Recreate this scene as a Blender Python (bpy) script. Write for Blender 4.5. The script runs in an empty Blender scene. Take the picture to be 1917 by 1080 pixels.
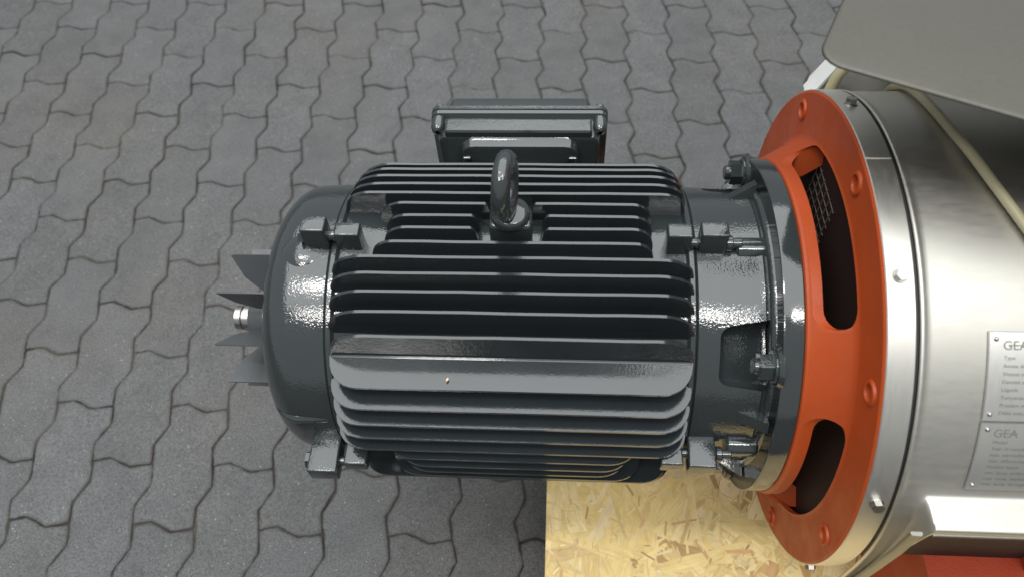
import bpy, bmesh, math, random
from mathutils import Vector, Matrix
random.seed(7)
D = bpy.data
SC = bpy.context.scene
COL = SC.collection
MM = 0.001
PI = math.pi
R_ = math.radians

# ------------------------------------------------------------------ camera
W_PX, H_PX, F_PX = 1917.0, 1080.0, 1406.4
PITCH, ROLL, YAW = 0.97923, -0.04998, 0.08983      # radians
cam_d = D.cameras.new('camera'); cam = D.objects.new('camera', cam_d); COL.objects.link(cam)
cam_d.sensor_width = 36.0; cam_d.lens = 36.0 * F_PX / W_PX
cam_d.clip_start = 0.02; cam_d.clip_end = 100
rgt = Vector((1, 0, 0)); up = Vector((0, math.sin(PITCH), math.cos(PITCH))); fwd = Vector((0, math.cos(PITCH), -math.sin(PITCH)))
r2 = rgt * math.cos(ROLL) + up * math.sin(ROLL)
u2 = up * math.cos(ROLL) - rgt * math.sin(ROLL)
mat = Matrix((r2, u2, -fwd)).transposed()
mat = Matrix.Rotation(YAW, 3, 'Z') @ mat
cam.matrix_world = Matrix.Translation(Vector((0.0596, -0.4955, 1.2963))) @ mat.to_4x4()
cam_d.dof.use_dof = True; cam_d.dof.focus_distance = 0.88; cam_d.dof.aperture_fstop = 4.8
SC.camera = cam

# ------------------------------------------------------------------ hall light
w = D.worlds.new('World'); SC.world = w; w.use_nodes = True
w.node_tree.nodes['Background'].inputs[0].default_value = (0.93, 0.97, 1.0, 1)
w.node_tree.nodes['Background'].inputs[1].default_value = 0.40
def area(name, loc, sx, sy, power, col=(1, 0.98, 0.94), rot=(0, 0, 0)):
    l = D.lights.new(name, 'AREA'); l.shape = 'RECTANGLE'; l.size = sx; l.size_y = sy; l.energy = power; l.color = col
    o = D.objects.new(name, l); o.location = loc; o.rotation_euler = rot; COL.objects.link(o); return o
# two rows of luminaires under the hall roof, and the pale roof itself
area('hall_roof_light', (0.3, 1.5, 5.2), 8.0, 7.8, 480, (0.97, 1.0, 1.0))
area('luminaire_row', (-1.2, -0.62, 4.5), 1.5, 0.35, 42)
area('luminaire_row', (-1.5, -2.45, 4.5), 1.5, 0.35, 42)
area('luminaire_row', (1.3, -1.95, 4.5), 1.5, 0.35, 42)
vs = SC.view_settings
vs.view_transform = 'Standard'; vs.look = 'None'; vs.exposure = 0.0; vs.gamma = 1.0; vs.use_curve_mapping = False
SC.render.engine = 'CYCLES'

# ------------------------------------------------------------------ materials
def new_mat(name):
    m = D.materials.new(name); m.use_nodes = True
    nt = m.node_tree; b = nt.nodes['Principled BSDF']
    return m, nt, b
def N(nt, t, **kw):
    n = nt.nodes.new(t)
    for k, v in kw.items():
        if k.startswith('i_'):
            n.inputs[k[2:].replace('_', ' ')].default_value = v
        else: setattr(n, k, v)
    return n
def L(nt, a, b): nt.links.new(a, b)
def coords(nt, scale=(1, 1, 1), out='Object'):
    tc = N(nt, 'ShaderNodeTexCoord'); mp = N(nt, 'ShaderNodeMapping'); mp.inputs['Scale'].default_value = scale
    L(nt, tc.outputs[out], mp.inputs['Vector']); return mp.outputs['Vector']
def noise(nt, vec, scale, detail=3.0, rough=0.55):
    n = N(nt, 'ShaderNodeTexNoise'); n.inputs['Scale'].default_value = scale; n.inputs['Detail'].default_value = detail
    n.inputs['Roughness'].default_value = rough; L(nt, vec, n.inputs['Vector']); return n.outputs['Fac']
def ramp(nt, fac, stops):
    r = N(nt, 'ShaderNodeValToRGB'); e = r.color_ramp.elements
    while len(e) < len(stops): e.new(0.5)
    for el, (p, c) in zip(e, stops):
        el.position = p; el.color = (c[0], c[1], c[2], 1) if not isinstance(c, float) else (c, c, c, 1)
    L(nt, fac, r.inputs['Fac']); return r.outputs['Color']
def mixc(nt, f, a, b, mode='MIX'):
    m = N(nt, 'ShaderNodeMix', data_type='RGBA', blend_type=mode)
    for sock, v in ((m.inputs['Factor'], f), (m.inputs['A'], a), (m.inputs['B'], b)):
        pass
    ins = [s for s in m.inputs if s.enabled]
    fs, as_, bs = m.inputs[0], m.inputs[6], m.inputs[7]
    for s, v in ((fs, f), (as_, a), (bs, b)):
        if hasattr(v, 'links'): L(nt, v, s)
        elif isinstance(v, (int, float)): s.default_value = v
        else: s.default_value = (v[0], v[1], v[2], 1)
    return m.outputs[2]
def bump(nt, b, h, strength, dist):
    n = N(nt, 'ShaderNodeBump'); n.inputs['Strength'].default_value = strength; n.inputs['Distance'].default_value = dist
    L(nt, h, n.inputs['Height']); L(nt, n.outputs['Normal'], b.inputs['Normal']); return n
def bump2(nt, b, h1, d1, h2, d2):
    n1 = N(nt, 'ShaderNodeBump'); n1.inputs['Strength'].default_value = 1; n1.inputs['Distance'].default_value = d1; L(nt, h1, n1.inputs['Height'])
    n2 = N(nt, 'ShaderNodeBump'); n2.inputs['Strength'].default_value = 1; n2.inputs['Distance'].default_value = d2; L(nt, h2, n2.inputs['Height'])
    L(nt, n1.outputs['Normal'], n2.inputs['Normal']); L(nt, n2.outputs['Normal'], b.inputs['Normal'])

def paint_mat(name, col, rough, peel, spec=0.5, dusty=0.0):
    m, nt, b = new_mat(name)
    v = coords(nt)
    big = noise(nt, v, 14, 4)
    c = mixc(nt, big, [x * 0.82 for x in col], [x * 1.15 for x in col])
    L(nt, c, b.inputs['Base Color'])
    b.inputs['Specular IOR Level'].default_value = spec
    rn = ramp(nt, noise(nt, v, 35, 3), [(0.3, rough * 0.8), (0.75, rough * 1.35)]); L(nt, rn, b.inputs['Roughness'])
    bump2(nt, b, noise(nt, v, 430, 1.5, 0.5), peel, noise(nt, v, 55, 2, 0.5), peel * 1.2)
    return m
M = {}
M['paint'] = paint_mat('charcoal_gloss_paint', (0.029, 0.035, 0.037), 0.08, 0.00024, 1.0)
M['paint_fin'] = paint_mat('charcoal_gloss_paint_fins', (0.023, 0.028, 0.031), 0.12, 0.00008, 1.0)
M['paint_smooth'] = paint_mat('charcoal_gloss_paint_smooth', (0.029, 0.035, 0.037), 0.09, 0.00009, 1.0)
M['orange'] = paint_mat('orange_red_primer', (0.40, 0.060, 0.010), 0.45, 0.00012, 0.4)
M['redbase'] = paint_mat('red_base_paint', (0.42, 0.055, 0.020), 0.5, 0.0005, 0.4)
M['fan'] = paint_mat('grey_fan_metal', (0.07, 0.075, 0.08), 0.4, 0.00006, 0.5)

def steel(name, col, rough, brush=(1, 1, 1), amt=0.00004, metallic=1.0):
    m, nt, b = new_mat(name)
    v = coords(nt, brush)
    n1 = noise(nt, v, 60, 5, 0.65)
    v2 = coords(nt)
    n2 = noise(nt, v2, 7, 4)
    c = mixc(nt, n2, [x * 0.86 for x in col], [min(1, x * 1.08) for x in col])
    L(nt, c, b.inputs['Base Color'])
    b.inputs['Metallic'].default_value = metallic
    L(nt, ramp(nt, n1, [(0.25, rough * 0.9), (0.8, rough * 1.12)]), b.inputs['Roughness'])
    bump2(nt, b, n1, amt, n2, amt * 4)
    return m
M['steel'] = steel('brushed_stainless', (0.60, 0.582, 0.53), 0.50, (0.8, 3, 3), 0.000012)
M['steel_band'] = steel('rolled_stainless_band', (0.67, 0.65, 0.60), 0.45, (6, 0.8, 0.8), 0.000015)
M['steel_dark'] = steel('dull_folded_steel', (0.30, 0.295, 0.275), 0.5, (4, 4, 4))
M['steel_matt'] = steel('matt_grey_stainless', (0.14, 0.135, 0.119), 0.6, (3, 3, 3))
M['steel_part'] = steel('machined_steel', (0.45, 0.44, 0.42), 0.3, (4, 4, 4))
M['plate'] = steel('nameplate_aluminium', (0.80, 0.79, 0.74), 0.42, (8, 1, 1), 0.00001)

def simple(name, col, rough=0.5, metallic=0.0, spec=0.5, nz=0.0, nscale=40):
    m, nt, b = new_mat(name)
    v = coords(nt); n = noise(nt, v, nscale, 4)
    L(nt, mixc(nt, n, [x * (1 - 0.15) for x in col], [min(1, x * 1.12) for x in col]), b.inputs['Base Color'])
    b.inputs['Roughness'].default_value = rough; b.inputs['Metallic'].default_value = metallic
    b.inputs['Specular IOR Level'].default_value = spec
    if nz: bump(nt, b, noise(nt, v, nscale * 6, 3), 1, nz)
    return m
M['hose'] = simple('cream_hose', (0.42, 0.38, 0.24), 0.45, nz=0.0002)
M['white'] = simple('white_coated_metal', (0.78, 0.78, 0.76), 0.4)
M['rubber'] = simple('black_rubber', (0.012, 0.012, 0.012), 0.6)
M['ink'] = simple('engraved_ink', (0.16, 0.16, 0.15), 0.6)
M['inside_shade'] = simple('painted_inside_shade', (0.022, 0.007, 0.005), 0.7)  # red paint darkened: the shade inside the hood is put into the colour
M['wire'] = simple('galvanised_wire', (0.22, 0.20, 0.18), 0.55, 0.5)
M['timber'] = simple('pallet_timber', (0.42, 0.28, 0.14), 0.8, nz=0.0005)

def paver_mat():
    m, nt, b = new_mat('concrete_paver')
    v = coords(nt, out='Object')
    oi = N(nt, 'ShaderNodeObjectInfo')
    off = N(nt, 'ShaderNodeVectorMath', operation='SCALE'); cx = N(nt, 'ShaderNodeCombineXYZ')
    for i in range(3): L(nt, oi.outputs['Random'], cx.inputs[i])
    L(nt, cx.outputs[0], off.inputs[0]); off.inputs['Scale'].default_value = 37.0
    ad = N(nt, 'ShaderNodeVectorMath', operation='ADD'); L(nt, v, ad.inputs[0]); L(nt, off.outputs[0], ad.inputs[1]); v = ad.outputs[0]
    base = ramp(nt, oi.outputs['Random'], [(0.0, (0.099, 0.099, 0.100)), (0.5, (0.104, 0.104, 0.106)), (1.0, (0.111, 0.111, 0.114))])
    blot = noise(nt, v, 18, 5, 0.65)
    c = mixc(nt, blot, (0.80, 0.80, 0.79), (1.18, 1.17, 1.15))
    c = mixc(nt, 1.0, base, c, 'MULTIPLY')
    grain = noise(nt, v, 330, 4, 0.75)
    c = mixc(nt, 1.0, c, ramp(nt, grain, [(0.30, 0.40), (0.50, 1.0), (0.70, 1.55)]), 'MULTIPLY')
    # pale grit and dark pores
    vo = N(nt, 'ShaderNodeTexVoronoi'); vo.inputs['Scale'].default_value = 130; L(nt, v, vo.inputs['Vector'])
    sp = ramp(nt, vo.outputs['Distance'], [(0.05, 1.0), (0.13, 0.0)])
    sel = ramp(nt, noise(nt, v, 90, 1), [(0.54, 0.0), (0.60, 1.0)])
    f = mixc(nt, 1.0, sp, sel, 'MULTIPLY')
    c = mixc(nt, f, c, (0.60, 0.59, 0.56))
    vo2 = N(nt, 'ShaderNodeTexVoronoi'); vo2.inputs['Scale'].default_value = 75; L(nt, v, vo2.inputs['Vector'])
    sp2 = ramp(nt, vo2.outputs['Distance'], [(0.05, 1.0), (0.16, 0.0)])
    sel2 = ramp(nt, noise(nt, v, 61, 1), [(0.62, 0.0), (0.68, 1.0)])
    c = mixc(nt, mixc(nt, 1.0, sp2, sel2, 'MULTIPLY'), c, (0.05, 0.048, 0.044))
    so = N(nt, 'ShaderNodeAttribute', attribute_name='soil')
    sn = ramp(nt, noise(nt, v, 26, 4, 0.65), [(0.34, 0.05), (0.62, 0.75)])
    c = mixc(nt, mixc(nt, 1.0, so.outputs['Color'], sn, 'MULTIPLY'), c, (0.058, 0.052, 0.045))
    geo = N(nt, 'ShaderNodeNewGeometry')
    st = noise(nt, geo.outputs['Position'], 2.1, 5, 0.6)
    c = mixc(nt, 1.0, c, ramp(nt, st, [(0.30, (0.93, 0.95, 0.99)), (0.52, (1.0, 1.0, 1.0)), (0.70, (1.05, 1.02, 0.97))]), 'MULTIPLY')
    st2 = noise(nt, geo.outputs['Position'], 11, 5, 0.7)
    c = mixc(nt, 1.0, c, ramp(nt, st2, [(0.33, 0.86), (0.5, 1.0), (0.70, 1.10)]), 'MULTIPLY')
    L(nt, c, b.inputs['Base Color'])
    L(nt, ramp(nt, blot, [(0.3, 0.62), (0.7, 0.82)]), b.inputs['Roughness'])
    b.inputs['Specular IOR Level'].default_value = 0.35
    bump2(nt, b, grain, 0.0006, noise(nt, v, 70, 4), 0.0012)
    return m
M['paver'] = paver_mat()
def sand_mat():
    m, nt, b = new_mat('joint_sand')
    v = coords(nt); n = noise(nt, v, 9, 4); g = noise(nt, v, 300, 4, 0.7)
    c = mixc(nt, ramp(nt, n, [(0.40, 0.0), (0.60, 1.0)]), (0.016, 0.015, 0.014), (0.070, 0.064, 0.054))
    c = mixc(nt, 1.0, c, ramp(nt, g, [(0.3, 0.5), (0.7, 1.4)]), 'MULTIPLY')
    L(nt, c, b.inputs['Base Color']); b.inputs['Roughness'].default_value = 0.95
    bump(nt, b, g, 1, 0.002)
    return m
M['sand'] = sand_mat()
def osb_mat():
    m, nt, b = new_mat('osb_strand_wood')
    at = N(nt, 'ShaderNodeAttribute', attribute_name='strand'); uv = N(nt, 'ShaderNodeUVMap', uv_map='grain')
    mp = N(nt, 'ShaderNodeMapping'); mp.inputs['Scale'].default_value = (12, 260, 1); L(nt, uv.outputs['UV'], mp.inputs['Vector'])
    g = noise(nt, mp.outputs['Vector'], 1.0, 5, 0.6)
    mp2 = N(nt, 'ShaderNodeMapping'); mp2.inputs['Scale'].default_value = (30, 45, 1); L(nt, uv.outputs['UV'], mp2.inputs['Vector'])
    g2 = noise(nt, mp2.outputs['Vector'], 1.0, 4, 0.6)
    c = mixc(nt, 1.0, at.outputs['Color'], ramp(nt, g, [(0.25, 0.80), (0.5, 1.0), (0.8, 1.10)]), 'MULTIPLY')
    c = mixc(nt, 1.0, c, ramp(nt, g2, [(0.3, (0.86, 0.83, 0.76)), (0.6, (1.04, 1.04, 1.04))]), 'MULTIPLY')
    L(nt, c, b.inputs['Base Color']); b.inputs['Roughness'].default_value = 0.55; b.inputs['Specular IOR Level'].default_value = 0.35
    bump(nt, b, g, 1, 0.0004)
    return m
M['osb'] = osb_mat()

# ------------------------------------------------------------------ mesh helpers (millimetres in, metres out)
def link(name, bm, m, parent=None, smooth=None, loc=None):
    me = D.meshes.new(name)
    bmesh.ops.recalc_face_normals(bm, faces=bm.faces)
    bm.to_mesh(me); bm.free()
    o = D.objects.new(name, me); COL.objects.link(o)
    if m: me.materials.append(M[m])
    if parent: o.parent = parent
    if loc: o.location = loc
    if smooth is not None:
        for p in me.polygons: p.use_smooth = True
        try: me.set_sharp_from_angle(angle=R_(smooth))
        except Exception: pass
    return o
def part(name, bm, m, parent, smooth=32, lab=None):
    o = link(name, bm, m, parent, smooth)
    if parent.get('axis_up') is not None: o.location = (0, 0, parent['axis_up'])
    if lab: o['label'] = lab
    return o
def empty(name, loc, label, cat, group=None, rot=(0, 0, 0)):
    o = D.objects.new(name, None); o.empty_display_size = 0.1; o.location = loc; o.rotation_euler = rot; COL.objects.link(o)
    o['label'] = label; o['category'] = cat
    if group: o['group'] = group
    return o
def V(x, y, z): return Vector((x * MM, y * MM, z * MM))
def box(bm, x0, x1, y0, y1, z0, z1, bev=0, seg=2, rotx=0, about=(0, 0)):
    vs = [bm.verts.new(V(x, y, z)) for x in (x0, x1) for y in (y0, y1) for z in (z0, z1)]
    idx = [(0, 1, 3, 2), (4, 6, 7, 5), (0, 4, 5, 1), (2, 3, 7, 6), (0, 2, 6, 4), (1, 5, 7, 3)]
    fs = [bm.faces.new([vs[i] for i in f]) for f in idx]
    if bev:
        es = list({e for f in fs for e in f.edges})
        r = bmesh.ops.bevel(bm, geom=es, offset=bev * MM, segments=seg, profile=0.5, affect='EDGES')
        vs = list({v for f in r['faces'] for v in f.verts} | {v for v in vs if v.is_valid})
    if rotx:
        bmesh.ops.rotate(bm, cent=V(0, *about), matrix=Matrix.Rotation(rotx, 3, 'X'), verts=[v for v in vs if v.is_valid])
    return [v for v in vs if v.is_valid]
def revolve(bm, prof, seg=96, a0=0, a1=2 * PI, cy=0, cz=0, closed=False):
    """profile of (x, r) turned about the X axis; angle 0 faces -Y, 90 deg is up"""
    full = abs(a1 - a0 - 2 * PI) < 1e-6
    n = seg if full else seg + 1
    rings = []
    for i in range(n):
        a = a0 + (a1 - a0) * i / seg
        rings.append([bm.verts.new(V(x, cy - r * math.cos(a), cz + r * math.sin(a))) for x, r in prof])
    k = len(prof)
    for i in range(n if full else n - 1):
        A, B = rings[i], rings[(i + 1) % n]
        for j in range(k if closed else k - 1):
            j2 = (j + 1) % k
            try: bm.faces.new((A[j], A[j2], B[j2], B[j]))
            except ValueError: pass
    if not closed and full:
        for j in (0, k - 1):
            if prof[j][1] > 0.01: bm.faces.new([rg[j] for rg in rings])
    return rings
def xcyl(bm, x0, x1, y, z, r, seg=20, bev=0.0):
    b = min(bev, r * 0.5)
    prof = [(x0, r - b), (x0 + b, r), (x1 - b, r), (x1, r - b)] if b else [(x0, r), (x1, r)]
    revolve(bm, prof, seg, cy=y, cz=z)
def prism(bm, pts, f0, f1):
    """closed outline pts mapped by f0 and f1 (two faces) and joined"""
    a = [bm.verts.new(f0(*p)) for p in pts]; b = [bm.verts.new(f1(*p)) for p in pts]
    n = len(pts)
    bm.faces.new(a); bm.faces.new(b[::-1])
    for i in range(n): bm.faces.new((a[i], b[i], b[(i + 1) % n], a[(i + 1) % n]))
    return a + b
def bevel_all(bm, off, seg=2, ang=25):
    es = [e for e in bm.edges if len(e.link_faces) == 2 and e.calc_face_angle(0) > R_(ang)]
    bmesh.ops.bevel(bm, geom=es, offset=off * MM, segments=seg, profile=0.5, affect='EDGES', clamp_overlap=True)
def tube(bm, pts, r, seg=12, cap=True):
    pts = [Vector(p) for p in pts]; rings = []
    prev = None
    for i, p in enumerate(pts):
        t = (pts[min(i + 1, len(pts) - 1)] - pts[max(i - 1, 0)]).normalized()
        if prev is None:
            n = t.orthogonal().normalized()
        else:
            n = (prev - t * prev.dot(t)).normalized()
        prev = n; b = t.cross(n)
        rr = r[i] if isinstance(r, (list, tuple)) else r
        rings.append([bm.verts.new(p + (n * math.cos(2 * PI * k / seg) + b * math.sin(2 * PI * k / seg)) * rr) for k in range(seg)])
    for A, B in zip(rings, rings[1:]):
        for k in range(seg): bm.faces.new((A[k], A[(k + 1) % seg], B[(k + 1) % seg], B[k]))
    if cap: bm.faces.new(rings[0][::-1]); bm.faces.new(rings[-1])
def hexnut(bm, x0, x1, y, z, af, rot=0.0, bev=0.8):
    r = af / math.sqrt(3)
    pts = [(y + r * math.cos(rot + k * PI / 3), z + r * math.sin(rot + k * PI / 3)) for k in range(6)]
    b2 = bmesh.new(); prism(b2, pts, lambda a, c: V(x0, a, c), lambda a, c: V(x1, a, c)); bevel_all(b2, bev, 1)
    me = D.meshes.new('t'); b2.to_mesh(me); b2.free(); bm.from_mesh(me); D.meshes.remove(me)
def boolean_cut(o, cutters):
    """difference, evaluated once and baked into the mesh"""
    dg = None
    for c in cutters:
        md = o.modifiers.new('cut', 'BOOLEAN'); md.operation = 'DIFFERENCE'; md.solver = 'EXACT'; md.object = c
    bpy.context.view_layer.update()
    dg = bpy.context.evaluated_depsgraph_get()
    me = D.meshes.new_from_object(o.evaluated_get(dg), depsgraph=dg)
    o.modifiers.clear(); old = o.data; o.data = me; D.meshes.remove(old)
    for c in cutters:
        cm = c.data; D.objects.remove(c); D.meshes.remove(cm)
def finish_smooth(o, ang, bev=0.0):
    if bev:
        bm = bmesh.new(); bm.from_mesh(o.data)
        bmesh.ops.remove_doubles(bm, verts=bm.verts, dist=1e-6)
        bmesh.ops.dissolve_degenerate(bm, edges=bm.edges, dist=1e-6)
        bm.to_mesh(o.data); bm.free()
    for p in o.data.polygons: p.use_smooth = True
    o.data.set_sharp_from_angle(angle=R_(ang))

Z_AX = 486.77
TILT = 0.01559                       # the shaft line runs up slightly towards the pump

# ------------------------------------------------------------------ paved floor
LAT_YAW = -0.09198 + 0.08983         # paving almost square with the machine
_c, _s = math.cos(YAW), math.sin(YAW)
def cam2w(x, y):                     # survey frame -> world (mm)
    x, y = x + 14.94, y - 498.87
    return x * _c - y * _s, x * _s + y * _c
OX, OY = cam2w(-53.7, 1713.24)
PW = 112.5
def zz(t):
    return ((0, 0), (37, 1), (77, -1), (112.5, 0))[t]
floor_bm = bmesh.new()
vsq = [floor_bm.verts.new((x, y, -0.0042)) for x, y in ((-14, -12), (16, -12), (16, 18), (-14, 18))]
floor_bm.faces.new(vsq)
floor = link('floor', floor_bm, 'sand'); floor['kind'] = 'structure'
floor['label'] = 'grey interlocking concrete paving with dark sanded joints'
def paver_outline():
    pts = []
    A = 9.5
    xs = lambda t: A * (1 if t == 1 else -1 if t == 2 else 0)
    ts_ = (0, 37, 77)
    left = []
    for h in range(2):
        for i, t in enumerate(ts_): left.append((-PW / 2 + xs(i), PW - h * PW - t))
    # top edge left -> right at y=+PW ; bottom at y=-PW
    top = [(-PW / 2 + t, PW + 8.5 * (1 if i == 1 else -1)) for i, t in ((1, 31), (2, 72))]
    bot = [(x, y - 2 * PW) for x, y in top]
    right = [(x + PW, y) for x, y in left]
    out = left + [(-PW / 2, -PW)] + bot + [(PW / 2, -PW)] + right[::-1] + top[::-1]
    return out
def inset_poly(pts, d):
    n = len(pts); res = []
    for i in range(n):
        p0, p1, p2 = Vector(pts[i - 1]), Vector(pts[i]), Vector(pts[(i + 1) % n])
        e1, e2 = (p1 - p0).normalized(), (p2 - p1).normalized()
        n1, n2 = Vector((-e1.y, e1.x)), Vector((-e2.y, e2.x))
        b = (n1 + n2); b = b / max(0.3, b.length_squared) * 2 if b.length > 0.2 else n1
        res.append(tuple(p1 + b * d))
    return res
PO = []
_po = paver_outline()
for p_, q_ in zip(_po, _po[1:] + _po[:1]):
    n_ = max(2, round(math.hypot(q_[0] - p_[0], q_[1] - p_[1]) / 11))
    for k_ in range(n_): PO.append((p_[0] + (q_[0] - p_[0]) * k_ / n_, p_[1] + (q_[1] - p_[1]) * k_ / n_))
PO = [((a_[0] + 9 * b_[0] + c_[0]) / 11, (a_[1] + 9 * b_[1] + c_[1]) / 11) for a_, b_, c_ in zip(PO[-1:] + PO[:-1], PO, PO[1:] + PO[:1])]
def paver_mesh(v):
    rnd = random.Random(v)
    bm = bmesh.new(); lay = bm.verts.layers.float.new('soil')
    gap = rnd.uniform(0.3, 1.7)
    n = len(PO)
    jit = [(rnd.gauss(0, .75), rnd.gauss(0, .75)) for _ in PO]
    rings = []
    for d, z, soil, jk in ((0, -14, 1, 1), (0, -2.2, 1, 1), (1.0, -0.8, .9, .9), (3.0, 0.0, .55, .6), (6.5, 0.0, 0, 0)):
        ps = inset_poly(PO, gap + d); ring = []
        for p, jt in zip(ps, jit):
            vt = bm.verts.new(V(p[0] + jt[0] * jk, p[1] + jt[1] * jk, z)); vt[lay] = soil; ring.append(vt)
        rings.append(ring)
    for A, B in zip(rings, rings[1:]):
        for k in range(n): bm.faces.new((A[k], A[(k + 1) % n], B[(k + 1) % n], B[k]))
    cap = bm.faces.new(rings[-1]); cap.material_index = 1
    me = D.meshes.new('paver'); bmesh.ops.recalc_face_normals(bm, faces=bm.faces); bm.to_mesh(me); bm.free()
    me.materials.append(M['paver'])
    me.materials.append(M['paver'])
    for p in me.polygons: p.use_smooth = (p.material_index == 0)
    me.set_sharp_from_angle(angle=R_(60))
    return me
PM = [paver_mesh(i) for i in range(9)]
cells = []
cl, sl = math.cos(LAT_YAW), math.sin(LAT_YAW)
for c in range(-26, 30):
    for k in range(-20, 14):
        r = 2 * k + (c % 2)
        a, b = c * PW, -r * PW - PW
        # end joint of (c, r) sits at the top of this paver
        x, y = OX + a * cl - b * sl, OY + a * sl + b * cl
        cells.append((x, y))
def in_view(x, y):
    co = cam.matrix_world.inverted() @ Vector((x * MM, y * MM, 0))
    return max(abs(co.x / -co.z) * F_PX / (W_PX / 2), abs(co.y / -co.z) * F_PX / (H_PX / 2))
scored = sorted(((in_view(x, y), x, y) for x, y in cells if (cam.matrix_world.inverted() @ Vector((x * MM, y * MM, 0))).z < -0.2))
rest = bmesh.new()
rest_cells = []
for i, (s, x, y) in enumerate(scored):
    rz = LAT_YAW + random.choice((0, PI)) * 0 + random.uniform(-0.006, 0.006)
    loc = (x * MM + random.uniform(-.0006, .0006), y * MM + random.uniform(-.0006, .0006), random.uniform(-0.0022, 0.0))
    tx, ty = random.uniform(-.006, .006), random.uniform(-.006, .006)
    if i < 290:
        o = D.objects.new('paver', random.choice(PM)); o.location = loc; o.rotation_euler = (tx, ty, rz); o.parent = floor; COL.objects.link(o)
    else: rest_cells.append((loc, rz))
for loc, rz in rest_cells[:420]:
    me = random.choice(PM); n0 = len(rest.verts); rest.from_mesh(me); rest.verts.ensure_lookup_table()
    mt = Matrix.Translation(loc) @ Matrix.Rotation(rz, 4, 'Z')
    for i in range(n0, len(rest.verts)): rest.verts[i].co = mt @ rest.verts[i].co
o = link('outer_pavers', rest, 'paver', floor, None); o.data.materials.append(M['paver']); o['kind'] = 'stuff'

# ------------------------------------------------------------------ pallet with OSB top
OSB_Z = 135.0
pal = empty('pallet', (0.53, -0.15, 0), 'pale yellow strand board pallet top under the orange and steel pump', 'pallet')
PX0, PX1, PY0, PY1 = 63.0, 1250.0, -780.0, 380.0
def pshift(o): o.location = (-0.53, 0.15, 0); return o
bm = bmesh.new(); box(bm, PX0, PX1, PY0, PY1, OSB_Z - 18, OSB_Z - 1.2, 0.6, 1)
lay = bm.loops.layers.float_color.new('strand'); uvl = bm.loops.layers.uv.new('grain')
for f in bm.faces:
    for l in f.loops:
        l[lay] = (0.76, 0.57, 0.27, 1); l[uvl].uv = (l.vert.co.x, l.vert.co.y + l.vert.co.z)
pshift(link('board', bm, 'osb', pal))
# strands pressed into the surface
bm = bmesh.new()
lay = bm.loops.layers.float_color.new('strand'); uvl = bm.loops.layers.uv.new('grain')
cols = [(0.82, 0.63, 0.28), (0.86, 0.68, 0.34), (0.80, 0.60, 0.25), (0.88, 0.71, 0.38), (0.77, 0.57, 0.25), (0.84, 0.65, 0.29), (0.72, 0.54, 0.26), (0.87, 0.70, 0.41)]
dark = [(0.60, 0.38, 0.15), (0.68, 0.42, 0.20), (0.60, 0.46, 0.24), (0.48, 0.32, 0.14)]
rs = random.Random(11)
NS = 5200
for i in range(NS):
    cx, cy = rs.uniform(PX0, PX0 + 640), rs.uniform(-560, 60)
    f = i / NS
    if f < 0.45: ln, wd = rs.uniform(80, 190), rs.uniform(16, 50)
    elif f < 0.72: ln, wd = rs.uniform(45, 150), rs.uniform(8, 38)
    else: ln, wd = rs.uniform(8, 40), rs.uniform(1.5, 8)
    if f > 0.72 and rs.random() < 0.7: ln *= 0.55; wd *= 0.4
    a = rs.gauss(1.45, 0.85) if rs.random() < 0.75 else rs.uniform(0, PI)
    hl, hw = ln / 2, wd / 2
    nj = 5
    sh = rs.uniform(-0.5, 0.5) * wd
    pts = []
    for k in range(nj): pts.append((-hl + rs.uniform(-.11, .11) * ln * 0.7, -hw + wd * k / (nj - 1)))
    pts[0] = (pts[0][0] + sh, -hw); pts[-1] = (pts[-1][0] - sh * 0.6, hw)
    mid_t = [(hl * q + 0, hw + rs.uniform(-.12, .1) * wd) for q in (-0.4, 0.1, 0.5)]
    pr = []
    for k in range(nj): pr.append((hl + rs.uniform(-.11, .11) * ln * 0.7, hw - wd * k / (nj - 1)))
    mid_b = [(hl * q, -hw + rs.uniform(-.1, .12) * wd) for q in (0.5, 0.1, -0.4)]
    outl = pts + mid_t + pr + mid_b
    ca, sa = math.cos(a), math.sin(a)
    z = OSB_Z - 1.1 + 1.0 * f
    tlx, tly = rs.uniform(-.0035, .0035), rs.uniform(-.006, .006)
    P = []
    for x, y in outl:
        X, Y = cx + x * ca - y * sa, cy + x * sa + y * ca
        X = max(PX0, min(PX1, X))
        P.append((X, Y, x, y))
    try: fc = bm.faces.new([bm.verts.new(V(p[0], p[1], z + p[2] * tlx * 0.4 + p[3] * tly * 0.5)) for p in P])
    except ValueError: continue
    if fc.calc_area() < 2e-6: bmesh.ops.delete(bm, geom=[fc], context='FACES'); continue
    if f > 0.5 and rs.random() < (0.06 if f < 0.72 else 0.30): cc = rs.choice(dark)
    else: cc = rs.choice(cols)
    jt = rs.uniform(0.95, 1.10); ju = rs.uniform(0, 9)
    for l, p in zip(fc.loops, P):
        l[lay] = (cc[0] * jt, cc[1] * jt, cc[2] * jt, 1); l[uvl].uv = (p[2] * MM + ju, p[3] * MM + ju * 0.37)
me = D.meshes.new('wood_strands'); bm.normal_update()
for f_ in bm.faces:
    if f_.normal.z < 0: f_.normal_flip()
bm.to_mesh(me); bm.free(); me.materials.append(M['osb'])
o = D.objects.new('wood_strands', me); COL.objects.link(o); o.parent = pal; o['kind'] = 'stuff'; pshift(o)
for y in (-700, -230, 270):
    bm = bmesh.new(); box(bm, PX0 + 60, PX1 - 20, y, y + 90, 1, OSB_Z - 18.2, 2, 1); pshift(link('bearer', bm, 'timber', pal))

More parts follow.
